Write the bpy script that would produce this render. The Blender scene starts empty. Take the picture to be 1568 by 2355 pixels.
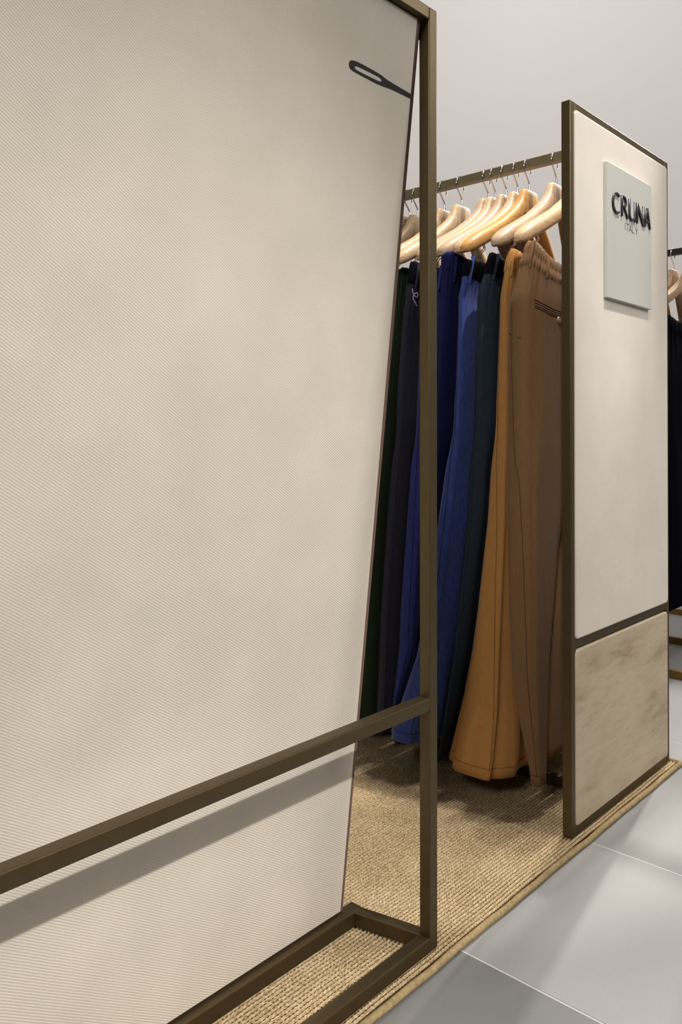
import bpy, bmesh, math, random
import numpy as np
from mathutils import Vector, Matrix
random.seed(7); rng = np.random.default_rng(7)
S = bpy.context.scene; COL = S.collection
pi = math.pi; sin = math.sin; cos = math.cos

# ------------------------------------------------------------------ camera
cam_d = bpy.data.cameras.new('camera'); cam = bpy.data.objects.new('camera', cam_d); COL.objects.link(cam)
FPX = 1850.0
cam_d.sensor_fit = 'VERTICAL'; cam_d.sensor_height = 24.0; cam_d.lens = 24.0 * FPX / 2355.0
cam_d.shift_y = -195.43 / 2355.0; cam_d.clip_start = 0.02
cam.location = (-1.0203, -0.7336, 0.7935)
cam.rotation_euler = (pi/2 + 0.0074, 0, 0.7425 - pi/2)
S.camera = cam

# ------------------------------------------------------------------ world, exposure
W = bpy.data.worlds.new('world'); S.world = W; W.use_nodes = True
W.node_tree.nodes['Background'].inputs[0].default_value = (1.0, 0.96, 0.91, 1)
W.node_tree.nodes['Background'].inputs[1].default_value = 0.03
S.view_settings.view_transform = 'Standard'; S.view_settings.look = 'None'
S.view_settings.exposure = 0.0; S.view_settings.gamma = 1.0; S.view_settings.use_curve_mapping = False

# ------------------------------------------------------------------ shop spots and added fill lights
def spot(name, loc, aim, power, angle, blend=0.6, size=0.04, color=(1, .95, .885)):
    d = bpy.data.lights.new(name, 'SPOT'); d.energy = power; d.spot_size = math.radians(angle)
    d.spot_blend = blend; d.shadow_soft_size = size; d.color = color
    o = bpy.data.objects.new(name, d); COL.objects.link(o); o.location = loc
    o.rotation_euler = (Vector(aim) - Vector(loc)).to_track_quat('-Z', 'Y').to_euler()
    return o
def area(name, loc, aim, power, sx, sy, color=(1, .95, .9)):
    d = bpy.data.lights.new(name, 'AREA'); d.energy = power; d.shape = 'RECTANGLE'; d.size = sx; d.size_y = sy
    d.color = color
    o = bpy.data.objects.new(name, d); COL.objects.link(o); o.location = loc
    o.rotation_euler = (Vector(aim) - Vector(loc)).to_track_quat('-Z', 'Y').to_euler()
    return o
spot('spot_front_panel', (0.45, -4.0, 4.45), (-0.58, 0.12, 0.16), 900, 18.5, .7, .05)
spot('fill_front_panel_low', (0.45, -4.0, 4.45), (-0.52, 0.14, -0.12), 420, 9, 1.0, .05)  # added fill, brightens the lower part of the canvas panel
spot('spot_sign_panel', (-1.85, -1.23, 4.60), (0.80, 0.00, 0.72), 300, 13.5, .9, .05)
spot('fill_end_panel', (0.95, -3.0, 4.60), (0.76, 0.0, 0.30), 230, 13, .6, .06)  # added fill that lifts the end panel but spares the hangers
spot('spot_side_aisle', (3.2, 0.38, 2.8), (0.3, -0.25, 0.0), 300, 40, .5, .03)
spot('spot_side_aisle_low', (3.3, 0.10, 2.9), (0.3, -0.25, 0.0), 240, 40, .5, .03)
spot('spot_hangers', (0.70, -1.10, 4.60), (0.62, 0.22, 1.20), 620, 12, .6, .03)
spot('spot_over_rack', (0.70, -0.10, 4.6), (0.46, 0.27, 0.0), 280, 14, .5, .03)
spot('spot_over_rack_far', (0.88, 0.12, 4.6), (0.44, 0.27, 0.0), 260, 14, .5, .03)
area('fill_aisle', (2.0, -2.6, 2.95), (-0.1, 0.0, 0.6), 54, 1.2, 1.0, (1, .97, .93))  # unseen soft fill, added to lighten the panels' shadows
area('fill_far_left', (-3.6, -0.9, 2.95), (0.2, 0.1, 0.7), 66, 1.0, 1.0, (1, .97, .93))  # unseen soft fill, added for the left sides of the trousers
spot('fill_wall', (0.2, 2.0, 4.7), (4.2, 2.1, 2.7), 480, 100, .6, .2, (1, .99, .985))  # added light, keeps the wall evenly bright

# ------------------------------------------------------------------ materials
class NT:
    def __init__(s, name):
        s.m = bpy.data.materials.new(name); s.m.use_nodes = True; s.t = s.m.node_tree
        s.b = s.t.nodes['Principled BSDF']; s.tc = None
    def n(s, typ, **kw):
        nd = s.t.nodes.new(typ)
        for k, v in kw.items(): setattr(nd, k, v)
        return nd
    def l(s, a, b): s.t.links.new(a, b)
    def obj(s):
        if not s.tc: s.tc = s.n('ShaderNodeTexCoord')
        return s.tc.outputs['Object']
    def mapped(s, scale=(1, 1, 1), rot=(0, 0, 0)):
        mp = s.n('ShaderNodeMapping'); mp.inputs['Scale'].default_value = scale; mp.inputs['Rotation'].default_value = rot
        s.l(s.obj(), mp.inputs[0]); return mp.outputs[0]
    def noise(s, scale, detail=3, vec=None, rough=.5):
        nd = s.n('ShaderNodeTexNoise'); nd.inputs['Scale'].default_value = scale; nd.inputs['Detail'].default_value = detail
        nd.inputs['Roughness'].default_value = rough
        s.l(vec if vec is not None else s.obj(), nd.inputs['Vector']); return nd.outputs[0]
    def ramp(s, fac, stops):
        r = s.n('ShaderNodeValToRGB'); e = r.color_ramp.elements
        while len(e) < len(stops): e.new(.5)
        for el, (p, c) in zip(e, stops): el.position = p; el.color = (*c, 1)
        s.l(fac, r.inputs[0]); return r.outputs[0]
    def math(s, op, a, b=None):
        nd = s.n('ShaderNodeMath', operation=op)
        for i, v in enumerate((a, b)):
            if v is None: continue
            if isinstance(v, (int, float)): nd.inputs[i].default_value = v
            else: s.l(v, nd.inputs[i])
        return nd.outputs[0]
    def bump(s, h, strength, dist):
        nd = s.n('ShaderNodeBump'); nd.inputs['Strength'].default_value = strength; nd.inputs['Distance'].default_value = dist
        s.l(h, nd.inputs['Height']); s.l(nd.outputs[0], s.b.inputs['Normal'])
    def set(s, rough=.5, metal=0, spec=None, color=None, sheen=0):
        s.b.inputs['Roughness'].default_value = rough; s.b.inputs['Metallic'].default_value = metal
        if spec is not None: s.b.inputs['Specular IOR Level'].default_value = spec
        if color: s.b.inputs['Base Color'].default_value = (*color, 1)
        if sheen: s.b.inputs['Sheen Weight'].default_value = sheen
def lin(r, g, b): return tuple(((c/255)/12.92 if c/255 <= .04045 else ((c/255+.055)/1.055)**2.4) for c in (r, g, b))
def mix2(c, k): return tuple(min(1, v*k) for v in c)

def m_noise(name, c, var=.12, scale=40, rough=.6, metal=0, spec=.3, bscale=200, bstr=.1, bdist=.001, sheen=0):
    n = NT(name); n.set(rough, metal, spec, None, sheen)
    n.l(n.ramp(n.noise(scale), [(.3, mix2(c, 1-var)), (.7, mix2(c, 1+var))]), n.b.inputs['Base Color'])
    if bstr: n.bump(n.noise(bscale, 2), bstr, bdist)
    return n.m
bronze = m_noise('bronze_metal', lin(92, 79, 54), .06, 60, .44, .75, .5, 900, .08, .0004)
bronze_lit = m_noise('lit_bronze_metal', lin(158, 146, 114), .06, 60, .42, .5, .5, 900, .08, .0004)  # same bronze lightened, so the hanging rail looks lit
bronze_dark = m_noise('dark_bronze_metal', lin(62, 54, 40), .06, 60, .45, .5, .4, 900, .06, .0004)
brass = m_noise('brass_metal', lin(150, 118, 66), .06, 60, .35, .7, .5, 900, .05, .0004)
chrome = m_noise('chrome_metal', (.72, .71, .70), .03, 90, .16, 1, .5, 300, 0)
darkwire = m_noise('steel_wire', (.30, .29, .28), .03, 90, .3, 1, .5, 300, 0)
card = m_noise('panel_edge', lin(122, 98, 88), .05, 90, .75, 0, .2, 400, .1)
wall_m = m_noise('wall_paint', lin(222, 217, 213), .006, 1.5, .85, 0, .1, 160, .02)
ceil_m = m_noise('ceiling_paint', lin(225, 222, 218), .01, 2, .9, 0, .1, 160, .02)
black_m = m_noise('black_letters', lin(30, 29, 36), .05, 120, .3, 0, .5, 300, 0)
print_m = m_noise('printed_ink', lin(58, 57, 55), .10, 140, .8, 0, .1, 600, .15)
greyprint_m = m_noise('grey_print', lin(88, 86, 82), .04, 140, .7, 0, .2, 600, 0)
plate_m = m_noise('sign_plate', lin(194, 194, 187), .012, 300, .55, 0, .3, 500, .02)
cord_m = m_noise('rug_binding', lin(154, 134, 98), .22, 160, .85, 0, .1, 420, .5, .002)
grout_m = m_noise('grout', lin(190, 188, 184), .03, 50, .9, 0, .1, 200, .05)
button_m = m_noise('button', lin(150, 130, 110), .1, 200, .4, 0, .5, 200, 0)
cordlace_m = m_noise('drawstring', lin(190, 185, 200), .06, 200, .8, 0, .2, 600, .1)

def m_weave(name, c, pitch, strength, sgn=1):
    n = NT(name); n.set(.88, 0, .15, None, .15)
    sp = n.n('ShaderNodeSeparateXYZ'); n.l(n.obj(), sp.inputs[0])
    x, z = sp.outputs[0], sp.outputs[2]
    k = 2*pi/pitch
    wob = n.math('MULTIPLY', n.noise(70, 2), 2.2)
    a = n.math('SINE', n.math('ADD', n.math('MULTIPLY', n.math('ADD', n.math('MULTIPLY', x, .545*sgn), n.math('MULTIPLY', z, .84)), k), wob))
    b = n.math('SINE', n.math('MULTIPLY', n.math('ADD', n.math('MULTIPLY', x, -.9), n.math('MULTIPLY', z, .45)), k*1.31))
    h = n.math('MULTIPLY', n.math('ADD', a, 1.0), n.math('ADD', n.math('MULTIPLY', b, .22), .55))
    n.bump(n.math('ADD', h, n.math('MULTIPLY', n.noise(900, 1), .8)), strength, .0007)
    f = n.math('ADD', n.math('MULTIPLY', h, .07), n.noise(9, 3))
    n.l(n.ramp(f, [(.25, mix2(c, .93)), (.75, mix2(c, 1.05))]), n.b.inputs['Base Color'])
    return n.m
weave_front = m_weave('canvas_weave', lin(221, 212, 197), .0030, .32)
weave_side = m_weave('canvas_weave_fine', lin(222, 213, 201), .0027, .26, 1)

def m_wood(name, c):
    n = NT(name); n.set(.42, 0, .4)
    v = n.mapped((6, 60, 60))
    n.l(n.ramp(n.noise(3.0, 4, v), [(.28, mix2(c, .80)), (.5, c), (.72, mix2(c, 1.10))]), n.b.inputs['Base Color'])
    n.bump(n.noise(5, 3, v), .06, .0008); return n.m
woods = [m_wood('pale_beech_wood', lin(198, 168, 132)), m_wood('pinkish_beech_wood', lin(190, 160, 132)), m_wood('honey_beech_wood', lin(196, 148, 88))]

def m_cloth(name, c, var=.10, weave=.0016, sheen=.1, slub=.5):
    n = NT(name); n.set(.95, 0, .03 if not sheen else .08, None, sheen)
    v = n.mapped((1, 1, .18))
    n.l(n.ramp(n.noise(260, 3, v), [(.3, mix2(c, 1-var)), (.7, mix2(c, 1+var))]), n.b.inputs['Base Color'])
    sp = n.n('ShaderNodeSeparateXYZ'); n.l(n.obj(), sp.inputs[0])
    a = n.math('SINE', n.math('MULTIPLY', n.math('ADD', n.math('ADD', sp.outputs[0], sp.outputs[1]), n.math('MULTIPLY', sp.outputs[2], .8)), 2*pi/weave))
    n.bump(n.math('ADD', n.math('MULTIPLY', a, .4), n.noise(500, 2)), .12*slub*2, .0005); return n.m

def m_rug():
    n = NT('sisal_boucle'); n.set(.92, 0, .08)
    v = n.mapped((.45, 1.3, 1))
    f = n.math('ADD', n.math('MULTIPLY', n.noise(420, 2, v, .6), .8), n.math('MULTIPLY', n.noise(7, 3), .2))
    n.l(n.ramp(f, [(.30, lin(112, 90, 62)), (.44, lin(160, 139, 106)), (.58, lin(190, 170, 136)), (.72, lin(220, 204, 172))]), n.b.inputs['Base Color'])
    n.bump(n.noise(1400, 2), .3, .0006); return n.m
rug_m = m_rug()
valley_shade_m = m_noise('brown_valley_shade', lin(84, 60, 36), .25, 300, .95, 0, .05, 900, .3)  # shade between the rug's ribs, put into the colour

def m_stone():
    n = NT('travertine_laminate'); n.set(.6, 0, .3)
    v = n.mapped((1, 1, 3.2), (0, .35, 0))
    v2 = n.mapped((1, 1, 5), (0, .5, 0))
    f = n.math('ADD', n.math('MULTIPLY', n.noise(4.2, 7, v, .62), .75), n.math('MULTIPLY', n.noise(22, 5, v2, .6), .25))
    n.l(n.ramp(f, [(.34, lin(163, 144, 120)), (.45, lin(190, 172, 147)), (.56, lin(200, 184, 160)), (.70, lin(178, 160, 136))]), n.b.inputs['Base Color'])
    n.bump(f, .35, .004); return n.m
stone_m = m_stone()
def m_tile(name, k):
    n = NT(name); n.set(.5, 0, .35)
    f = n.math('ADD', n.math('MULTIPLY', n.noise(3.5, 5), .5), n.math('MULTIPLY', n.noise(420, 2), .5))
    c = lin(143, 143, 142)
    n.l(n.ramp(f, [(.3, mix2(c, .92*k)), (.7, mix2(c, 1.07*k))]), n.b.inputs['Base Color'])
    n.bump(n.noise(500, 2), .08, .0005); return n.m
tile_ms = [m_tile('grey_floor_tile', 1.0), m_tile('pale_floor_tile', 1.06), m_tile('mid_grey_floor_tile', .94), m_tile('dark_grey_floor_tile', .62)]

# ------------------------------------------------------------------ mesh helpers
def root(name, label, cat, loc, group=None, rz=0):
    o = bpy.data.objects.new(name, None); COL.objects.link(o); o.empty_display_size = .05
    o.location = loc; o.rotation_euler = (0, 0, rz)
    o['label'] = label; o['category'] = cat
    if group: o['group'] = group
    return o
def origin(o):
    v = Vector((0, 0, 0))
    while o is not None: v = v + Vector(o.location); o = o.parent
    return v
def link(name, me, mat, parent=None, label=None):
    o = bpy.data.objects.new(name, me); COL.objects.link(o)
    if mat: me.materials.append(mat)
    if parent: o.parent = parent
    if label: o['label'] = label
    return o
def obj(name, bm, mat, parent=None, label=None, smooth=None, world=True):
    """bm in world coordinates; stored relative to the parent's place"""
    if parent and world:
        bmesh.ops.translate(bm, verts=bm.verts, vec=-origin(parent))
    bmesh.ops.recalc_face_normals(bm, faces=bm.faces)
    me = bpy.data.meshes.new(name); bm.to_mesh(me); bm.free()
    if smooth is not None:
        me.shade_smooth() if smooth >= 180 else me.set_sharp_from_angle(angle=math.radians(smooth))
        if smooth < 180:
            me.polygons.foreach_set('use_smooth', [True]*len(me.polygons))
    return link(name, me, mat, parent, label)
def box(x0, x1, y0, y1, z0, z1, bev=.0018, seg=2, bm=None):
    b = bmesh.new(); bmesh.ops.create_cube(b, size=1)
    for v in b.verts:
        v.co = (x0+(v.co.x+.5)*(x1-x0), y0+(v.co.y+.5)*(y1-y0), z0+(v.co.z+.5)*(z1-z0))
    if bev: bmesh.ops.bevel(b, geom=b.edges[:], offset=bev, segments=seg, affect='EDGES', profile=.5)
    if bm is None: return b
    me = bpy.data.meshes.new('t'); b.to_mesh(me); b.free(); bm.from_mesh(me); bpy.data.meshes.remove(me); return bm
def prism(c0, c1, w, h, bev=.0018):
    """square tube from c0 to c1 on the ground plane; c = centre line at the underside"""
    c0 = Vector(c0); c1 = Vector(c1); d = (c1-c0).normalized(); n = Vector((-d.y, d.x, 0))*w/2
    b = bmesh.new(); up = Vector((0, 0, h))
    vs = [b.verts.new(p) for p in (c0-n, c0+n, c1+n, c1-n, c0-n+up, c0+n+up, c1+n+up, c1-n+up)]
    for f in ((0,1,2,3),(4,5,6,7),(0,1,5,4),(1,2,6,5),(2,3,7,6),(3,0,4,7)): b.faces.new([vs[i] for i in f])
    bmesh.ops.recalc_face_normals(b, faces=b.faces)
    if bev: bmesh.ops.bevel(b, geom=b.edges[:], offset=bev, segments=2, affect='EDGES', profile=.5)
    return b
def tube(pts, r, seg=8, bm=None, cap=True, closed=False):
    bm = bm or bmesh.new(); P = [Vector(p) for p in pts]; N = len(P); rings = []
    rr = r if hasattr(r, '__len__') else [r]*N
    ref = None
    for i, p in enumerate(P):
        if closed: d = (P[(i+1) % N]-P[i-1]).normalized()
        else: d = (P[min(i+1, N-1)]-P[max(i-1, 0)]).normalized()
        if ref is None:
            ref = Vector((0, 0, 1)) if abs(d.z) < .9 else Vector((1, 0, 0))
        a = (ref - d*ref.dot(d)).normalized(); b2 = d.cross(a); ref = a
        rings.append([bm.verts.new(p+(a*cos(t)+b2*sin(t))*rr[i]) for t in [2*pi*k/seg for k in range(seg)]])
    for i in range(N if closed else N-1):
        A, B = rings[i], rings[(i+1) % N]
        for k in range(seg): bm.faces.new((A[k], A[(k+1) % seg], B[(k+1) % seg], B[k]))
    if cap and not closed:
        bm.faces.new(rings[0][::-1]); bm.faces.new(rings[-1])
    return bm
def smooth_path(pts, n):
    """Catmull-Rom through pts"""
    P = [np.array(p, float) for p in pts]; P = [2*P[0]-P[1]]+P+[2*P[-1]-P[-2]]; out = []
    for i in range(1, len(P)-2):
        for k in range(n):
            t = k/n; a, b, c, d = P[i-1], P[i], P[i+1], P[i+2]
            out.append(.5*((2*b)+(-a+c)*t+(2*a-5*b+4*c-d)*t*t+(-a+3*b-3*c+d)*t**3))
    out.append(P[-2]); return out
def flat_shape(loops, M, thick, bev=0.0):
    """2D loops (first the outline, others holes) filled, extruded; M maps (x,y,0..thick) to the world"""
    cu = bpy.data.curves.new('t', 'CURVE'); cu.dimensions = '2D'; cu.fill_mode = 'BOTH'; cu.extrude = thick/2; cu.bevel_depth = bev
    for L in loops:
        s = cu.splines.new('POLY'); s.points.add(len(L)-1); s.use_cyclic_u = True
        for p, q in zip(s.points, L): p.co = (q[0], q[1], 0, 1)
    o = bpy.data.objects.new('t', cu); COL.objects.link(o)
    dg = bpy.context.evaluated_depsgraph_get(); dg.update()
    me = bpy.data.meshes.new_from_object(o.evaluated_get(dg))
    bpy.data.objects.remove(o); bpy.data.curves.remove(cu)
    bm = bmesh.new(); bm.from_mesh(me); bpy.data.meshes.remove(me)
    bmesh.ops.remove_doubles(bm, verts=bm.verts, dist=1e-6)
    for v in bm.verts: v.co = M @ Vector((v.co.x, v.co.y, v.co.z+thick/2))
    return bm
def rounded_slab(x0, x1, z0, z1, y_front, y_back, rc, bev):
    """upright slab facing -y with rounded corners and a soft front edge"""
    b = bmesh.new(); prof = []
    for (cx, cz, a0) in ((x1-rc, z1-rc, 0), (x0+rc, z1-rc, pi/2), (x0+rc, z0+rc, pi), (x1-rc, z0+rc, 1.5*pi)):
        for k in range(7): prof.append((cx, cz, a0+k/6*pi/2))
    rings = []
    for j in range(5):
        if j == 0: y, ins = y_back, 0
        else:
            t = (j-1)/3*pi/2; ins = bev*(1-cos(t)); y = y_front+bev-bev*sin(t)
        rings.append([b.verts.new((cx+cos(a)*(rc-ins), y, cz+sin(a)*(rc-ins))) for cx, cz, a in prof])
    rings.append([b.verts.new((cx+cos(a)*(rc-bev-.0015), y_front, cz+sin(a)*(rc-bev-.0015))) for cx, cz, a in prof])
    n = len(prof)
    for A, B in zip(rings, rings[1:]):
        for k in range(n): b.faces.new((A[k], A[(k+1) % n], B[(k+1) % n], B[k]))
    b.faces.new(rings[-1]); b.faces.new(rings[0][::-1])
    return b

# ------------------------------------------------------------------ the setting
ZF = -0.009        # the floor; the rug's top is z = 0
def struct(o): o['kind'] = 'structure'; return o
floor = struct(obj('floor', box(-4, 4.6, -4.5, 5.4, ZF-.06, ZF-.0005, 0), grout_m))
xs = [-4.02, -2.82, -2.22, -1.62, -1.02, -.57, .02, .478, 1.111, 1.711, 2.311, 2.911, 3.511, 4.111, 4.6]
xs = [-3.4, -2.8, -2.2, -1.6, -1.0, -.5, .03, .478, 1.111, 1.711, 2.311, 2.911, 3.511, 4.3]
ys = [-3.2, -2.0, -.8, .4, 1.6, 2.8, 4.0, 5.2]
k = 0
for i in range(len(xs)-1):
    for j in range(len(ys)-1):
        g = .0016
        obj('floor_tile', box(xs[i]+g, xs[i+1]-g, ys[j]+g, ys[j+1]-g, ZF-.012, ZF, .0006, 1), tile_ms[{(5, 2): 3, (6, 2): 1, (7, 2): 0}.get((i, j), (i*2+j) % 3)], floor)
struct(obj('wall_right', box(4.2, 4.35, -4.5, 5.4, ZF, 5.0, 0), wall_m))
struct(obj('wall_back', box(-4, 4.2, 5.2, 5.35, ZF, 5.0, 0), wall_m))
struct(obj('ceiling', box(-4, 4.6, -4.5, 5.4, 5.0, 5.1, 0), ceil_m))

# ------------------------------------------------------------------ rug
rug = root('sisal_rug', 'golden beige ribbed sisal rug with corded edge under the bronze racks', 'rug', (0.2, .6, ZF))
RX0, RX1, RY0 = -1.0, .962, -.0185
def rug_mesh():
    dx, pit = .0026, .0070
    nx = int((RX1-RX0)/dx)+1; ny = int(.66/pit*7)+1
    x = np.linspace(RX0, RX1, nx); y = RY0+.004+np.arange(ny)*pit/7
    X, Y = np.meshgrid(x, y)
    row = np.floor((Y-RY0)/pit).astype(int); ph = ((Y-RY0)/pit) % 1.0
    ro = rng.uniform(0, 2*pi, row.max()+2); st = rng.uniform(.0066, .0078, row.max()+2)
    stitch = np.sin(2*pi*X/st[row]+ro[row])
    base = np.sin(pi*ph)**.62
    Z = -.0082+.0082*base*(.88+.12*stitch)+rng.normal(0, .00018, X.shape)+.0006*np.sin(X*31+Y*17)
    Z = np.minimum(Z, .0002)
    v = np.stack([X, Y, Z], -1).reshape(-1, 3)-np.array(origin(rug))
    idx = np.arange(nx*ny).reshape(ny, nx)
    f = np.stack([idx[:-1, :-1], idx[:-1, 1:], idx[1:, 1:], idx[1:, :-1]], -1).reshape(-1, 4)
    me = bpy.data.meshes.new('pile'); me.vertices.add(len(v)); me.vertices.foreach_set('co', v.ravel())
    me.loops.add(f.size); me.loops.foreach_set('vertex_index', f.ravel().astype(np.int32))
    me.polygons.add(len(f)); me.polygons.foreach_set('loop_start', np.arange(0, f.size, 4, dtype=np.int32))
    me.polygons.foreach_set('loop_total', np.full(len(f), 4, dtype=np.int32))
    me.polygons.foreach_set('use_smooth', np.ones(len(f), bool))
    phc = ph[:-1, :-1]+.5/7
    me.materials.append(rug_m); me.materials.append(valley_shade_m)
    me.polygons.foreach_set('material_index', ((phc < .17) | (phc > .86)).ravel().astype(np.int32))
    me.update(); me.validate()
    return me
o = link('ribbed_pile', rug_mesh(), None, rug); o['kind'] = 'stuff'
obj('backing', box(RX0, RX1, RY0, 1.62, ZF, -.0084, 0), rug_m, rug)
obj('far_pile', box(RX0, RX1, .64, 1.62, -.006, -.001, 0), rug_m, rug)
pts = []
for i in range(140):
    t = i/139; x = RX0+(RX1+.004-RX0)*t
    pts.append((x, -.0215+.0006*sin(x*23)+.0004*sin(x*61+1), -.0032+.0004*sin(x*37)))
pts += [(RX1+.0075, -.0150, -.0032)] + [(RX1+.008+.0005*sin(y*40), y, -.0034) for y in np.linspace(0, 1.62, 40)]
obj('binding_cord', tube(pts, .0058, 10), cord_m, rug, smooth=180)

# ------------------------------------------------------------------ front display frame with leaning canvas panel
T = .02; H = 1.45
fr = root('display_frame', 'bronze open metal frame in front with a large cream canvas panel leaning in it', 'display stand', (-.45, .07, 0))
FX0 = -.92
obj('post', box(-T, 0, 0, T, 0, H), bronze, fr, smooth=14)
obj('post', box(FX0, FX0+T, 0, T, 0, H), bronze, fr, smooth=14)
obj('top_bar', box(FX0+T, -T, 0, T, H-T, H), bronze, fr, smooth=14)
obj('middle_rail', box(FX0+T-.001, -T+.001, 0, T, .368, .388), bronze, fr, smooth=14)
obj('base_front_bar', box(FX0+T-.001, -T+.001, 0, T, 0, .022), bronze, fr, smooth=14)
obj('base_back_bar', box(FX0, -.03, .128, .152, 0, .024), bronze, fr, smooth=14)
obj('base_side_bar', prism((-.013, .018, 0), (-.041, .140, 0), .02, .0225), bronze, fr, smooth=14)
obj('base_side_bar', prism((FX0+.01, .018, 0), (FX0+.01, .130, 0), .02, .0225), bronze, fr, smooth=14)
obj('bracket', box(-.027, -.018, T-.002, .045, 1.405, 1.425, .001), bronze_dark, fr, smooth=14)
# the panel: front face through (y .0205, z 1.428) and (y .140, z .0255)
PA = Vector((0, .0125, 1.428)); PB = Vector((0, .1435, .0255)); PD = (PA-PB).normalized()
PN = Vector((0, -PD.z, PD.y))           # towards the aisle
def panel(th, off, xr0, xr1, ext):
    b = bmesh.new(); vs = []
    qb = PB - PD*ext
    for (x, q) in ((FX0+.03, qb), (xr0, qb), (xr1, PA), (FX0+.03, PA)):
        for d in (off, off-th): vs.append(b.verts.new(Vector((x, 0, 0))+q+PN*d))
    b.faces.new([vs[i] for i in (0, 2, 4, 6)]); b.faces.new([vs[i] for i in (7, 5, 3, 1)])
    for i in range(4):
        j = (i+1) % 4; b.faces.new((vs[2*i], vs[2*i+1], vs[2*j+1], vs[2*j]))
    return b
pan = obj('canvas_panel', panel(.002, .002, -.0688, -.0368, -.003), weave_front, fr)
obj('backing_board', panel(.004, -.0002, -.0605, -.0262, 0), card, fr, 'brown backing board edge')
ned_out = [(-.1815,1.3128),(-.1809,1.3162),(-.1788,1.3186),(-.1755,1.3199),(-.1678,1.3216),(-.1396,1.3214),(-.1102,1.3202),(-.1014,1.318),(-.0794,1.3164),(-.0397,1.3147),(-.0399,1.3078),(-.0828,1.3077),(-.1,1.3064),(-.1127,1.3051),(-.1419,1.3054),(-.1691,1.3061),(-.1765,1.3070),(-.1803,1.3093)]
ned_hole = [(-.1692,1.3128),(-.1684,1.3146),(-.1642,1.3157),(-.141,1.3161),(-.1139,1.316),(-.1092,1.3142),(-.1101,1.3108),(-.1143,1.3099),(-.1403,1.3095),(-.1655,1.3098),(-.1686,1.3108)]
def on_panel(z):    # point of the front face at height z
    t = (z-PB.z)/(PA.z-PB.z); return PB+(PA-PB)*t
M = Matrix(((1, 0, 0, 0), (0, (PA-PB).y/(PA-PB).z, PN.y, (on_panel(0)+PN*.0019).y), (0, 1, PN.z, (PN*.0019).z), (0, 0, 0, 1)))
def chaikin(L, n=2):
    for _ in range(n):
        Q = []
        for p, q in zip(L, L[1:]+L[:1]): Q += [(p[0]*.75+q[0]*.25, p[1]*.75+q[1]*.25), (p[0]*.25+q[0]*.75, p[1]*.25+q[1]*.75)]
        L = Q
    return L
ned_out = ned_out[:10]+[ned_out[9]]*2+[ned_out[10]]*2+ned_out[10:]
obj('printed_needle', flat_shape([[p for i, p in enumerate(chaikin(ned_out)) if i == 0 or p != chaikin(ned_out)[i-1]], chaikin(ned_hole)], M, .0007), print_m, pan, 'dark printed sewing needle with its eye')

# ------------------------------------------------------------------ racks
def end_frame(rk, x0, x1, y, mat):
    obj('post', box(x0, x0+T, y, y+T, 0 if rk['z0'] == 0 else ZF, H), mat, rk, smooth=14)
    obj('post', box(x1-T, x1, y, y+T, 0 if rk['z0'] == 0 else ZF, H), mat, rk, smooth=14)
    obj('top_bar', box(x0+T-.001, x1-T+.001, y, y+T, H-T, H), mat, rk, smooth=14)
    obj('middle_rail', box(x0+T-.001, x1-T+.001, y, y+T, .369, .389), mat, rk, smooth=14)
    obj('bottom_bar', box(x0+T-.001, x1-T+.001, y, y+T, 0 if rk['z0'] == 0 else ZF, .024), mat, rk, smooth=14)
GX0, GX1 = .4455, .953
RAILX = .70; RAILZ = 1.447
rack = root('clothes_rack', 'bronze clothes rack holding the trousers, its cream end panel with a white sign plate', 'clothes rack', (RAILX, .75, 0)); rack['z0'] = 0
end_frame(rack, GX0, GX1, 0, bronze)
obj('fabric_panel', rounded_slab(GX0+T-.006, GX1-T+.006, .3865, H-T+.004, -.0035, T-.002, .010, .003), weave_side, rack, smooth=40)
obj('lower_panel', rounded_slab(GX0+T-.006, GX1-T+.006, .019, .3645, -.0020, T-.002, .010, .0025), stone_m, rack, 'travertine patterned lower panel', smooth=40)
obj('hanging_rail', box(RAILX-.0105, RAILX+.0105, T-.002, 1.50, RAILZ-.022, RAILZ), bronze_lit, rack, smooth=14)
obj('base_rail', box(.630, .650, T-.002, 1.50, .004, .028), bronze_dark, rack, smooth=14)
end_frame(rack, GX0, GX1, 1.50, bronze)
SX0, SX1, SZ0, SZ1 = .587, .8215, 1.0765, 1.361
plate = obj('sign_plate', box(SX0, SX1, -.0115, -.0030, SZ0, SZ1, .0009), plate_m, rack, 'white rectangular sign plate', smooth=14)

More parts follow.
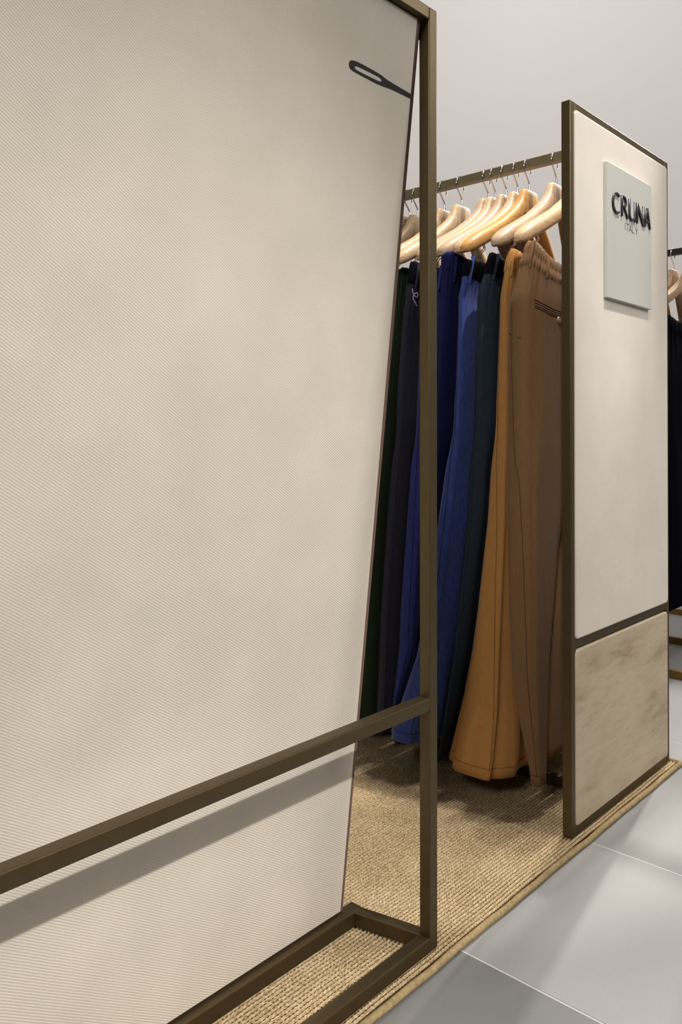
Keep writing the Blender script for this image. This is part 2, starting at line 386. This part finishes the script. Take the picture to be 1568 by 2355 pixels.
def arc(cx, cy, rx, ry, a0, a1, n): return [(cx+rx*cos(a0+(a1-a0)*k/n), cy+ry*sin(a0+(a1-a0)*k/n)) for k in range(n+1)]
R_ = math.radians
def letters():
    L = {}
    t = .0050; h = .0448
    L['C'] = (.6085, .0385, [arc(.0215, h/2, .0215, h/2, R_(50), R_(310), 26) + arc(.0225, h/2, .0225-t, h/2-.0036, R_(307), R_(53), 24)])
    L['R'] = (.6535, .036, [[(0, 0), (0, h), (.012, h)] + arc(.0130, h-.0125, .0122, .0125, R_(85), R_(-70), 14) + [(.0180, h-.0250), (.0350, 0), (.0290, 0), (.0128, h-.0240), (t, h-.0240), (t, 0)],
                           [(t, h-.0034), (t, h-.0210), (.0115, h-.0210)] + arc(.0118, h-.0122, .0087, .0088, R_(-80), R_(85), 12)])
    L['U'] = (.6925, .037, [[(0, h), (t, h), (t, .0160)] + arc(.0160, .0145, .0110, .0110, R_(180), R_(300), 10) + [(.0298, .0110), (.0298, h), (.0350, h), (.0350, 0), (.0298, 0), (.0298, .0046), (.0235, .0014)] + arc(.0150, .0135, .0150, .0140, R_(285), R_(180), 12)])
    L['N'] = (.7345, .04, [[(0, 0), (0, h), (.0054, h), (.0345, .0115), (.0345, h), (.0392, h), (.0392, 0), (.0336, 0), (.0046, .0330), (.0046, 0)]])
    L['A'] = (.7755, .036, [[(0, 0), (.0148, h), (.0200, h), (.0360, 0), (.0302, 0), (.0258, .0122), (.0092, .0122), (.0048, 0)],
                           [(.0106, .0158), (.0244, .0158), (.0174, .0360)]])
    return L
for ch, (x, w, loops) in letters().items():
    Mx = Matrix(((1, 0, 0, x), (0, 0, -1, -.0116), (0, 1, 0, 1.2588), (0, 0, 0, 1)))
    obj('letter', flat_shape(loops, Mx, .0032), black_m, plate, 'raised black letter ' + ch)
h = .0152; t = .0013
small = {
 'I': (.6762, [[(0, 0), (t, 0), (t, h), (0, h)]]),
 'T': (.6830, [[(.0048, 0), (.0061, 0), (.0061, h-t), (.0109, h-t), (.0109, h), (0, h), (0, h-t), (.0048, h-t)]]),
 'A': (.6962, [[(0, 0), (.0056, h), (.0070, h), (.0130, 0), (.0116, 0), (.0098, .0045), (.0031, .0045), (.0014, 0)], [(.0036, .0057), (.0093, .0057), (.0063, .0132)]]),
 'L': (.7135, [[(0, 0), (.0082, 0), (.0082, t), (t, t), (t, h), (0, h)]]),
 'Y': (.7290, [[(.0057, 0), (.0071, 0), (.0071, .0068), (.0130, h), (.0115, h), (.0064, .0082), (.0015, h), (0, h), (.0057, .0068)]])}
for ch, (x, loops) in small.items():
    Mx = Matrix(((1.1, 0, 0, x), (0, 0, -1, -.0116), (0, 1, 0, 1.2338), (0, 0, 0, 1)))
    obj('small_letter', flat_shape(loops, Mx, .0004), greyprint_m, plate, 'thin grey printed letter ' + ch)

# ------------------------------------------------------------------ hangers
HS = [  # s, z, half height, half thickness, y
 (0, -.1035, .0315, .0085, 0), (.016, -.1035, .0315, .0085, 0), (.0290, -.1050, .0315, .0085, 0), (.0325, -.1080, .0312, .0095, .0015),
 (.037, -.1150, .0280, .0110, .0020), (.044, -.1250, .0240, .0125, .0030), (.056, -.1370, .0205, .0140, .0050), (.076, -.1520, .0185, .0155, .0090),
 (.110, -.1765, .0178, .0170, .0160), (.150, -.2000, .0180, .0182, .0255), (.185, -.2195, .0180, .0188, .0345), (.205, -.2310, .0165, .0180, .0395), (.217, -.2380, .0130, .0145, .0430), (.2245, -.2425, .0060, .0070, .0455)]
def hanger_body():
    b = bmesh.new(); rings = []
    secs = [(-s[0], *s[1:]) for s in HS[:0:-1]] + HS
    nseg = 16
    for (x, zc, hz, hy, yc) in secs:
        ring = []; e = .36 if abs(x) < .031 else .66
        for k in range(nseg):
            a = 2*pi*(k+.5)/nseg; c, s_ = cos(a), sin(a)
            yy = hy*math.copysign(abs(c)**e, c); zz = hz*math.copysign(abs(s_)**e, s_)
            ring.append(b.verts.new((x+.006, yc+yy, zc+zz)))
        rings.append(ring)
    for A, B in zip(rings, rings[1:]):
        for k in range(nseg): b.faces.new((A[k], A[(k+1) % nseg], B[(k+1) % nseg], B[k]))
    b.faces.new(rings[0][::-1]); b.faces.new(rings[-1]); return b
def hanger_hook():
    path = [(.0178, 0, -.0330), (.0178, 0, -.024)] + [(.0178*cos(a), 0, -.0158+.0178*sin(a)) for a in np.linspace(0, pi, 11)]
    path += [(-.0172, 0, -.024), (-.0120, 0, -.033), (.0055, 0, -.0505), (.0085, 0, -.0555), (.0090, 0, -.078)]
    bm = tube(path, .0019, 8)
    tube([(.0090, 0, -.0560), (.0090, 0, -.0740)], .0027, 8, bm); return bm
def clip(sx):
    x = .006+sx*.172; yc = .030
    p = [(x-.006*sx, yc, -.222), (x-.006*sx, yc-.003, -.232), (x-.001*sx, yc-.005, -.238), (x+.004*sx, yc-.003, -.243), (x+.006*sx, yc, -.250), (x+.003*sx, yc+.003, -.256), (x-.003*sx, yc+.003, -.252)]
    bm = tube(smooth_path(p, 4), .0012, 6)
    p = [(q[0]-.010*sx, q[1]+.002, q[2]) for q in p]
    tube(smooth_path(p, 4), .0012, 6, bm); return bm
hang_meshes = {}
def build_hanger(name, label, loc, yaw, wood, cat='hanger', group='wooden hangers on the rail', parts=True):
    r = root(name, label, cat, loc, group, yaw)
    if not hang_meshes:
        b = obj('wooden_body', hanger_body(), None, None, smooth=42, world=False)
        hk = obj('hook', hanger_hook(), chrome, None, smooth=60, world=False)
        c1 = obj('trouser_clip', clip(-1), chrome, None, smooth=180, world=False)
        c2 = obj('trouser_clip', clip(1), chrome, None, smooth=180, world=False)
        hang_meshes.update(body=b.data, hook=hk.data, c1=c1.data, c2=c2.data)
        b.data.materials.append(woods[0])
        for q in (b, hk, c1, c2): bpy.data.objects.remove(q)
    bd = bpy.data.objects.new('wooden_body', hang_meshes['body']); COL.objects.link(bd); bd.parent = r
    bd.material_slots[0].link = 'OBJECT'; bd.material_slots[0].material = wood
    for nm, k in (('hook', 'hook'), ('trouser_clip', 'c1'), ('trouser_clip', 'c2')):
        q = bpy.data.objects.new(nm, hang_meshes[k]); COL.objects.link(q); q.parent = r
    return r
hl = [  # y, yaw deg, wood, label
 (.105, 3, 0, 'pale wooden hanger nearest the cream end panel, above the brown trousers'),
 (.167, 5, 1, 'wooden hanger second from the cream end panel, its hook alone near the rail end'),
 (.238, 2, 2, 'honey coloured wooden hanger, the most orange of the row'),
 (.269, 6, 0, 'pale wooden hanger just behind the honey coloured one'),
 (.301, 3, 1, 'pinkish wooden hanger second behind the honey coloured one'),
 (.332, 4, 0, 'wooden hanger third behind the honey coloured one, above the blue trousers'),
 (.353, 0, 1, 'pinkish brown wooden hanger, last of the tight bunch beyond the honey coloured one'),
 (.431, 2, 0, 'pale hanger hanging apart with gaps on both sides, just right of the front post'),
 (.485, 3, 0, 'wooden hanger whose collar is half hidden behind the front post'),
 (.572, 4, 0, 'wooden hanger seen between the leaning canvas panel and the front post'),
 (.600, 1, 1, 'wooden hanger furthest along the rail, cut by the edge of the canvas panel')]
for (y, yw, w, lb) in hl:
    build_hanger('wooden_hanger', lb, (RAILX, y, RAILZ), R_(yw), woods[w])

# ------------------------------------------------------------------ trousers
def interp(tab, z):
    zz = [t[0] for t in tab]; vv = [t[1] for t in tab]
    return float(np.interp(z, zz, vv))
class Trouser:
    def __init__(s, xl, xr, ymax, ymin, ztop, zcrotch, zhem, seed, box=.7, fold=.16, flare=0):
        s.xl, s.xr, s.ymax, s.ymin = (sorted(q) for q in (xl, xr, ymax, ymin))
        s.zt, s.zc, s.zh, s.bx, s.fold = ztop, zcrotch, zhem, box, fold
        r = random.Random(seed); s.ph = [r.uniform(0, 2*pi) for _ in range(12)]; s.am = [r.uniform(.6, 1.2) for _ in range(12)]
    leftw = None; rise = .012; sagz = .022
    def lx(s, z, d): return d if not s.leftw else min(d, interp(s.leftw, z))
    def ext(s, z): return interp(s.xl, z), interp(s.xr, z), interp(s.ymin, z), interp(s.ymax, z)
    def sec(s, a, z, x0, x1, y0, y1, leg=0):
        c, q = cos(a), sin(a)
        cx, cy, A, B = (x0+x1)/2, (y0+y1)/2, (x1-x0)/2, (y1-y0)/2
        e1, e2 = s.bx, s.bx
        px = A*math.copysign(abs(c)**e1, c); py = B*math.copysign(abs(q)**e2, q)
        g = min(1, max(0, (s.zt-z)/.12))*s.fold
        o = 6*leg
        f = g*(.40*s.am[0+o]*sin(3*a+s.ph[0+o]+.7*z)+.34*s.am[1+o]*sin(5*a+s.ph[1+o]-1.3*z)+.26*s.am[2+o]*sin(8*a+s.ph[2+o]+1.9*z*s.am[4+o])+.14*s.am[3+o]*sin(13*a+s.ph[3+o]+3*z))
        k = 1+(f-.5*g)*.55
        pl = .0013*sin(26*a+s.ph[7])*max(0, 1-(s.zt-.05-z)/.13)*(1 if z < s.zt-.035 else 0)
        return (cx+px*(1-abs(f)*.03+f*.05), cy+py*k+pl*math.copysign(1, q), z-s.sagz*(1-c*c)*min(1, max(0, (z-(s.zt-.30))/.30)))
    def point(s, a, z):
        x0, x1, y0, y1 = s.ext(z)
        if z >= s.zc: return s.sec(a, z, x0, x1, y0, y1, 0)
        w = min(1, (s.zc-z)/.16); w = w*w*(3-2*w)
        X0, X1, Y0, Y1 = s.ext(s.zc); p0 = s.sec(a, s.zc, X0, X1, Y0, Y1, 0)
        q = s.sec(R_(60)+(a-pi/2)*240/180, z, x0, s.lx(z, (x0+x1)/2-.004), y0, y1, 0)
        return (p0[0]+(q[0]-p0[0])*w, p0[1]+(q[1]-p0[1])*w, z)
    def body(s, N=96):
        b = bmesh.new(); h = N//2
        zs = np.concatenate([np.linspace(s.zt-.04, s.zc, 18)])
        # index i: angle from 90 deg (back centre, +y) through 180 (left) to 270 (front) and on
        ang = [pi/2+2*pi*i/N for i in range(N)]
        rings = []
        for z in zs:
            x0, x1, y0, y1 = s.ext(z)
            rings.append([b.verts.new(s.sec(a, z, x0, x1, y0, y1)) for a in ang])
        for A, B in zip(rings, rings[1:]):
            for k in range(N): b.faces.new((A[k], A[(k+1) % N], B[(k+1) % N], B[k]))
        last = rings[-1]; nb = 10
        pb, pf = last[0].co.copy(), last[h].co.copy()
        bridge = [b.verts.new(pf.lerp(pb, (i+1)/(nb+1))+Vector((0, 0, .012*sin(pi*(i+1)/(nb+1))))) for i in range(nb)]
        for side in (0, 1):
            if side == 0: top = last[0:h+1] + bridge; aa = [R_(60+240*i/h) for i in range(h+1)] + [R_(300+120*(i+1)/(nb+1)) for i in range(nb)]
            else: top = last[h:] + [last[0]] + bridge[::-1]; aa = [R_(240+240*i/h) for i in range(h+1)] + [R_(480+120*(i+1)/(nb+1)) for i in range(nb)]
            prev = top; t0 = [v.co.copy() for v in top]; zend = s.zh + (s.rise if side else 0)
            zz = list(np.linspace(s.zc, zend, 46))[1:]
            for z in zz:
                w = min(1, (s.zc-z)/.16); w = w*w*(3-2*w)
                x0, x1, y0, y1 = s.ext(z); xm = (x0+x1)/2
                X0, X1 = (x0, s.lx(z, xm-.004)) if side == 0 else (s.lx(z, xm-.004)+.008, x1)
                ring = []
                for a, p0 in zip(aa, t0):
                    q = Vector(s.sec(a, z, X0, X1, y0, y1, side))
                    p = Vector((p0.x, p0.y, z)).lerp(q, w); ring.append(b.verts.new(p))
                n = len(ring)
                for k in range(n): b.faces.new((prev[k], prev[(k+1) % n], ring[(k+1) % n], ring[k]))
                prev = ring
            # turned-up inside of the hem
            c = sum((v.co for v in prev), Vector())/len(prev)
            r2 = [b.verts.new(v.co+(c-v.co).normalized()*.003) for v in prev]
            r3 = [b.verts.new(v.co.lerp(c, .22)+Vector((0, 0, .03))) for v in r2]
            for P_, Q_ in ((prev, r2), (r2, r3)):
                n = len(P_)
                for k in range(n): b.faces.new((P_[k], P_[(k+1) % n], Q_[(k+1) % n], Q_[k]))
        return b
    def waistband(s, hgt=.05, ribs=64, amp=.0020, N=256, sag=.0, double=False):
        b = bmesh.new(); rings = []
        z0 = s.zt-hgt
        levels = [(0, .0), (.10, .0016), (.25, .0022), (.45, .0006 if double else .0024), (.5, .0004 if double else .0024), (.55, .0006 if double else .0024), (.75, .0024), (.92, .0018), (1, .0002)]
        rr = random.Random(int(s.ph[0]*1000)); jit = [rr.uniform(-.5, .5) for _ in range(ribs+1)]
        for (t, out) in levels:
            z = z0+hgt*t; x0, x1, y0, y1 = s.ext(z); ring = []
            for i in range(N):
                a = 2*pi*i/N; p = s.sec(a, z, x0, x1, y0, y1)
                cx, cy = (x0+x1)/2, (y0+y1)/2
                d = Vector((cos(a)*.35*abs(cos(a)), sin(a), 0)); d.normalize()
                j = i*ribs/N; k = int(j); rib = amp*(sin(2*pi*j+jit[k % ribs]*2)*(.7+.6*abs(jit[k % ribs])))*sin(pi*min(1, max(0, t)))**.5
                sag_ = -sag*(1-abs(cos(a))**2)
                ring.append(b.verts.new(Vector(p)+d*(out+rib)+Vector((0, 0, sag_+.0012*sin(2*pi*j*.5)*t+t*.006*(sin(2*a+s.ph[8])+.6*sin(3*a+s.ph[9])-.6)))))
            rings.append(ring)
        inner = [b.verts.new(v.co.lerp(Vector(((s.ext(s.zt)[0]+s.ext(s.zt)[1])/2, (s.ext(s.zt)[2]+s.ext(s.zt)[3])/2, v.co.z-.012)), .12)) for v in rings[-1]]
        rings.append(inner)
        for A, B in zip(rings, rings[1:]):
            for k in range(N): b.faces.new((A[k], A[(k+1) % N], B[(k+1) % N], B[k]))
        b.faces.new(inner)
        return b
    def on(s, pairs, out=.0012):
        """(angle deg, z) pairs to points lying on the cloth"""
        r = []
        for a, z in pairs:
            p = Vector(s.point(R_(a), z)); x0, x1, y0, y1 = s.ext(z)
            d = Vector((cos(R_(a))*.6, sin(R_(a)), 0)).normalized()
            r.append(p+d*out)
        return r
    def face_angle(s, x, z, sign=-1):
        """angle of the point with that x on the -y face"""
        best = None
        for i in range(181, 360):
            p = s.point(R_(i), z)
            if best is None or abs(p[0]-x) < best[0]: best = (abs(p[0]-x), i)
        return best[1]

def trouser(name, label, tr, mat, band_mat=None, loops=(150, 215, 250), ribs=64, band=.05, double=False, seam_mat=None, pocket=None, extras=None, amp=.002):
    x0, x1, y0, y1 = tr.ext(.6)
    r = root(name, label, 'trousers', ((x0+x1)/2, (y0+y1)/2, 0), 'trousers hanging on the rail')
    obj('cloth_body', tr.body(), mat, r, smooth=180)
    obj('waistband', tr.waistband(band, ribs, amp, double=double), band_mat or mat, r, smooth=180)
    for a in loops:
        p = [tr.on([(a, tr.zt-dz)], ou)[0] for dz, ou in ((.060, .0004), (.052, .0034), (.028, .0052), (.006, .0042), (.001, .0020))]
        b = bmesh.new(); d = Vector((sin(R_(a)), -cos(R_(a)), 0)).normalized()*.0030
        n = (Vector((cos(R_(a)), sin(R_(a)), 0))).normalized()*.0012
        vs = [[b.verts.new(q+d+n), b.verts.new(q-d+n), b.verts.new(q-d-n), b.verts.new(q+d-n)] for q in p]
        for A, B in zip(vs, vs[1:]):
            for k in range(4): b.faces.new((A[k], A[(k+1) % 4], B[(k+1) % 4], B[k]))
        b.faces.new(vs[0]); b.faces.new(vs[-1])
        obj('belt_loop', b, mat, r, smooth=40)
    if seam_mat:
        pts = tr.on([(interp([(tr.zh, 196), (tr.zt, 168)], z), z) for z in np.linspace(tr.zt-.055, tr.zh+.02, 50)], .0002)
        obj('side_seam', tube(pts, .0008, 6), seam_mat, r, smooth=180)
    if pocket:
        obj('side_pocket', tube(smooth_path(tr.on(pocket, .0004), 6), .0017, 8), mat, r, smooth=180)
    hem = tr.on([(a, tr.zh+.022) for a in range(100, 262, 6)], .0001)
    obj('hem_stitch', tube(hem, .0008, 5), seam_mat or mat, r, smooth=180)
    if extras: extras(r)
    return r
brown = m_cloth('brown_cloth', lin(126, 95, 65), .07); brown_s = m_cloth('brown_thread', lin(88, 64, 44), .05)
ochre = m_cloth('ochre_cloth', lin(188, 136, 78), .07); ochre_s = m_cloth('ochre_thread', lin(140, 98, 50), .05)
teal = m_cloth('blue_black_cloth', lin(52, 62, 76), .12, .0016, 0); teal_s = m_cloth('blue_black_thread', lin(34, 40, 50), .05)
blue = m_cloth('blue_linen', lin(66, 84, 156), .22, .0014, .2, .8); blue_s = m_cloth('blue_thread', lin(30, 40, 90), .05)
navy = m_cloth('navy_cloth', lin(42, 44, 90), .12, .0016, 0); navy_s = m_cloth('navy_thread', lin(24, 24, 48), .05)
indigo = m_cloth('indigo_cloth', lin(58, 66, 136), .15); indigo_s = m_cloth('indigo_thread', lin(30, 32, 70), .05)
black = m_cloth('black_cloth', lin(60, 59, 72), .12, .0016, 0); black_s = m_cloth('black_thread', lin(62, 62, 74), .05)
darkband = m_cloth('black_elastic', lin(22, 22, 26), .1, .0016, 0)
green = m_cloth('dark_green_cloth', lin(44, 54, 38), .12, .0016, 0)
dnavy = m_cloth('dark_navy_wool', lin(12, 13, 24), .12, .0016, 0)

XR = [(0, .905), (.6, .90), (1.2, .885)]
T1 = Trouser([(.06, .482), (.10, .478), (.3, .456), (.65, .452), (.95, .450), (1.07, .452), (1.15, .472), (1.2, .490)], XR,
             [(.06, .112), (.10, .116), (.16, .128), (.25, .146), (.65, .158), (.93, .162), (1.07, .160), (1.15, .142), (1.2, .128)],
             [(.06, .090), (.13, .090), (.3, .088), (.65, .088), (.95, .086), (1.1, .085), (1.15, .089), (1.2, .098)], 1.198, .86, .062, 1, .46, .20)
T1.leftw = [(.06, .518), (.3, .540), (.55, .585), (.86, .70)]; T1.rise = .045; T1.sagz = .036
def t1_extra(r):
    for z0, dz in ((1.0775, 0), (1.0725, 0), (1.067, 0), (1.0625, 0)):
        pts = [Vector(T1.point(R_(T1.face_angle(x, z0)), z0-.004*(x-.47)/.15))+Vector((0, -.0007, 0)) for x in np.linspace(.475, .64, 14)]
        obj('back_pocket_welt', tube(pts, .0012, 6), brown_s if dz == 0 and z0 in (1.0775, 1.0625) else brown, r, smooth=180)
    q = Vector(T1.point(R_(T1.face_angle(.560, 1.053)), 1.053))
    b = bmesh.new(); bmesh.ops.create_cone(b, cap_ends=True, segments=20, radius1=.0075, radius2=.0066, depth=.0035)
    bmesh.ops.rotate(b, verts=b.verts, cent=(0, 0, 0), matrix=Matrix.Rotation(pi/2, 3, 'X')); bmesh.ops.translate(b, verts=b.verts, vec=q+Vector((0, -.0025, 0)))
    for s in (-1, 1):
        bmesh.ops.create_cube(b, size=.0018, matrix=Matrix.Translation(q+Vector((.0018*s, -.0045, .001*s))))
    obj('button', b, button_m, r, 'small pale button on the back pocket', smooth=40)
trouser('trousers', 'warm brown trousers with gathered waist and buttoned back pocket, beside the cream end panel', T1, brown, None, (192, 235), 74, .055, True, brown_s,
        [(128, 1.082), (133, 1.060), (141, 1.043), (152, 1.022), (166, 1.004), (184, .990)], t1_extra)
T2 = Trouser([(.05, .440), (.2, .470), (.6, .500), (.9, .505), (1.1, .505), (1.2, .520)], XR,
             [(.04, .335), (.06, .332), (.30, .288), (.6, .252), (.885, .226), (1.084, .214), (1.2, .192)],
             [(.04, .150), (.10, .146), (.30, .156), (.65, .164), (.93, .166), (1.07, .166), (1.2, .166)], 1.196, .86, .058, 5, .66, .50)
trouser('trousers', 'ochre tan trousers with wide open hem, next to the brown pair', T2, ochre, None, (200, 240), 70, .050, False, ochre_s,
        [(118, 1.09), (122, 1.05), (130, 1.01), (140, .975), (152, .945)])
T3 = Trouser([(.05, .480), (.3, .490), (.6, .50), (.9, .50), (1.1, .500), (1.2, .515)], XR,
             [(.05, .352), (.295, .322), (.593, .297), (.887, .2785), (1.10, .268), (1.174, .244), (1.2, .240)],
             [(.05, .338), (.30, .288), (.6, .246), (.885, .223), (1.084, .217), (1.2, .205)], 1.196, .86, .060, 9, .7, .34)
trouser('trousers', 'slim blue-black trousers between the ochre pair and the blue pair', T3, teal, darkband, (206, 240), 60, .050, False, teal_s,
        [(120, 1.09), (125, 1.05), (135, 1.01), (150, .98)])
T4 = Trouser([(.09, .420), (.2, .440), (.4, .47), (.7, .495), (.9, .50), (1.1, .492), (1.2, .490)], XR,
             [(.09, .468), (.277, .412), (.69, .357), (.89, .330), (1.1, .314), (1.17, .292), (1.2, .290)],
             [(.09, .358), (.295, .327), (.593, .302), (.887, .283), (1.10, .273), (1.2, .250)], 1.193, .86, .090, 13, .68, .45)
trouser('trousers', 'brightest blue linen trousers with waistband coloured dark as shade, hem showing on both sides of the front post', T4, blue, darkband, (204, 236), 60, .048, False, blue_s,  # black band colour stands in for the shadow on the waist
        [(115, 1.06), (120, 1.01), (128, .97), (140, .94), (155, .925)])
T5 = Trouser([(.1, .49), (.6, .495), (1.1, .485), (1.2, .470)], XR,
             [(.09, .478), (.277, .422), (.69, .385), (.89, .366), (1.11, .353), (1.17, .340), (1.2, .338)],
             [(.09, .470), (.277, .416), (.69, .361), (.89, .335), (1.1, .319), (1.2, .300)], 1.203, .86, .110, 17, .7, .34)
trouser('trousers', 'dark navy trousers with ribbed navy waistband, just right of the front post', T5, navy, navy, (215, 245), 84, .042, False, navy_s, None, None, .0022)
T6 = Trouser([(.14, .50), (.6, .50), (1.1, .50), (1.2, .51)], XR,
             [(.14, .498), (.37, .489), (.58, .470), (.79, .450), (1.03, .438), (1.16, .415), (1.2, .405)],
             [(.14, .482), (.277, .427), (.69, .390), (.89, .371), (1.11, .358), (1.2, .350)], 1.19, .86, .135, 21, .68, .38)
trouser('trousers', 'indigo trousers seen between the black pair and the front post', T6, indigo, navy, (206,), 60, .046, False, indigo_s,
        [(112, 1.09), (116, 1.05), (124, 1.01), (140, .975)])
T7 = Trouser([(.05, .50), (.6, .50), (1.1, .50), (1.2, .51)], XR,
             [(.05, .562), (.36, .546), (.63, .525), (.915, .491), (1.12, .464), (1.2, .457)],
             [(.05, .512), (.37, .494), (.58, .475), (.79, .455), (1.03, .443), (1.2, .425)], 1.205, .86, .055, 25, .68, .38)
def t7_extra(r):
    P = T7.on([(199, 1.140), (203, 1.132), (210, 1.124), (216, 1.126), (214, 1.134), (208, 1.130), (206, 1.120), (212, 1.110), (218, 1.104)], .003)
    obj('drawstring', tube(smooth_path(P, 6), .0016, 6), cordlace_m, r, 'pale drawstring loop', smooth=180)
trouser('trousers', 'black trousers with a pale drawstring at the waist, left of the front post', T7, black, darkband, (208, 240), 50, .055, False, black_s, None, t7_extra)
T8 = Trouser([(.05, .51), (1.2, .52)], XR, [(.05, .69), (.4, .66), (.8, .585), (1.2, .505)], [(.05, .567), (.36, .551), (.63, .530), (1.2, .465)], 1.195, .86, .055, 29, .7, .14)
trouser('trousers', 'dark green trousers hanging furthest along, beside the canvas panel edge', T8, green, None, (210,), 50, .05, False, None)

# ------------------------------------------------------------------ racks further back
def back_rack(x0, x1, y1, lab):
    r = root('clothes_rack', lab, 'clothes rack', ((x0+x1)/2, (y1)/2, ZF)); r['z0'] = 1
    end_frame(r, x0, x1, 0, bronze); end_frame(r, x0, x1, y1, bronze)
    obj('end_panel', rounded_slab(x0+T-.006, x1-T+.006, .3865, H-T+.004, -.0035, T-.002, .010, .003), weave_side, r, smooth=40)
    xm = (x0+x1)/2
    obj('hanging_rail', box(xm-.0105, xm+.0105, T-.002, y1, RAILZ-.022, RAILZ), bronze_dark, r, smooth=14)  # darker bronze here paints in that the rail is unlit
    for x in (x0, x1-.022):
        obj('base_bar', box(x, x+.022, T-.002, y1, ZF, ZF+.026), brass, r, smooth=14)
    return r
back_rack(1.655, 2.115, 2.2, 'second bronze clothes rack in the background, right of the sign panel, with dark garments')
lf = root('low_brass_frame', 'low brass frame lying furthest away on the grey tiles, behind the dark garments', 'frame', (2.83, .9, ZF))
for x in (2.60, 3.04): obj('long_bar', box(x, x+.022, .02, 1.8, ZF, ZF+.026), brass, lf, smooth=14)
for y in (.02, 1.778): obj('cross_bar', box(2.621, 3.041, y, y+.022, ZF, ZF+.026), brass, lf, smooth=14)
for i, y in enumerate((.275, .33, .385, .45)):
    build_hanger('wooden_hanger', ['wooden hanger on the background rack, nearest its end', 'second wooden hanger on the background rack', 'third wooden hanger on the background rack', 'fourth wooden hanger on the background rack'][i],
                 (1.885, y, RAILZ), R_(-3+2*i), woods[i % 2], group='wooden hangers on the background rack')
    yy = y+.02
    tb = Trouser([(0, 1.665), (1.2, 1.685)], [(0, 2.10), (1.2, 2.08)], [(0, yy+.028), (1.0, yy+.026), (1.2, yy+.018)], [(0, yy-.024), (1.0, yy-.022), (1.2, yy-.016)], 1.197, .86, .20, 40+i, .66, .2)
    x0, x1, y0, y1 = tb.ext(.6)
    r = root('dark_trousers', ['dark navy trousers nearest the end of the background rack', 'second dark navy trousers on the background rack', 'third dark navy trousers on the background rack', 'fourth dark navy trousers on the background rack'][i], 'trousers', ((x0+x1)/2, (y0+y1)/2, 0), 'dark trousers on the background rack')
    obj('cloth_body', tb.body(), dnavy, r, smooth=180); obj('waistband', tb.waistband(.045, 40, .0012), dnavy, r, smooth=180)
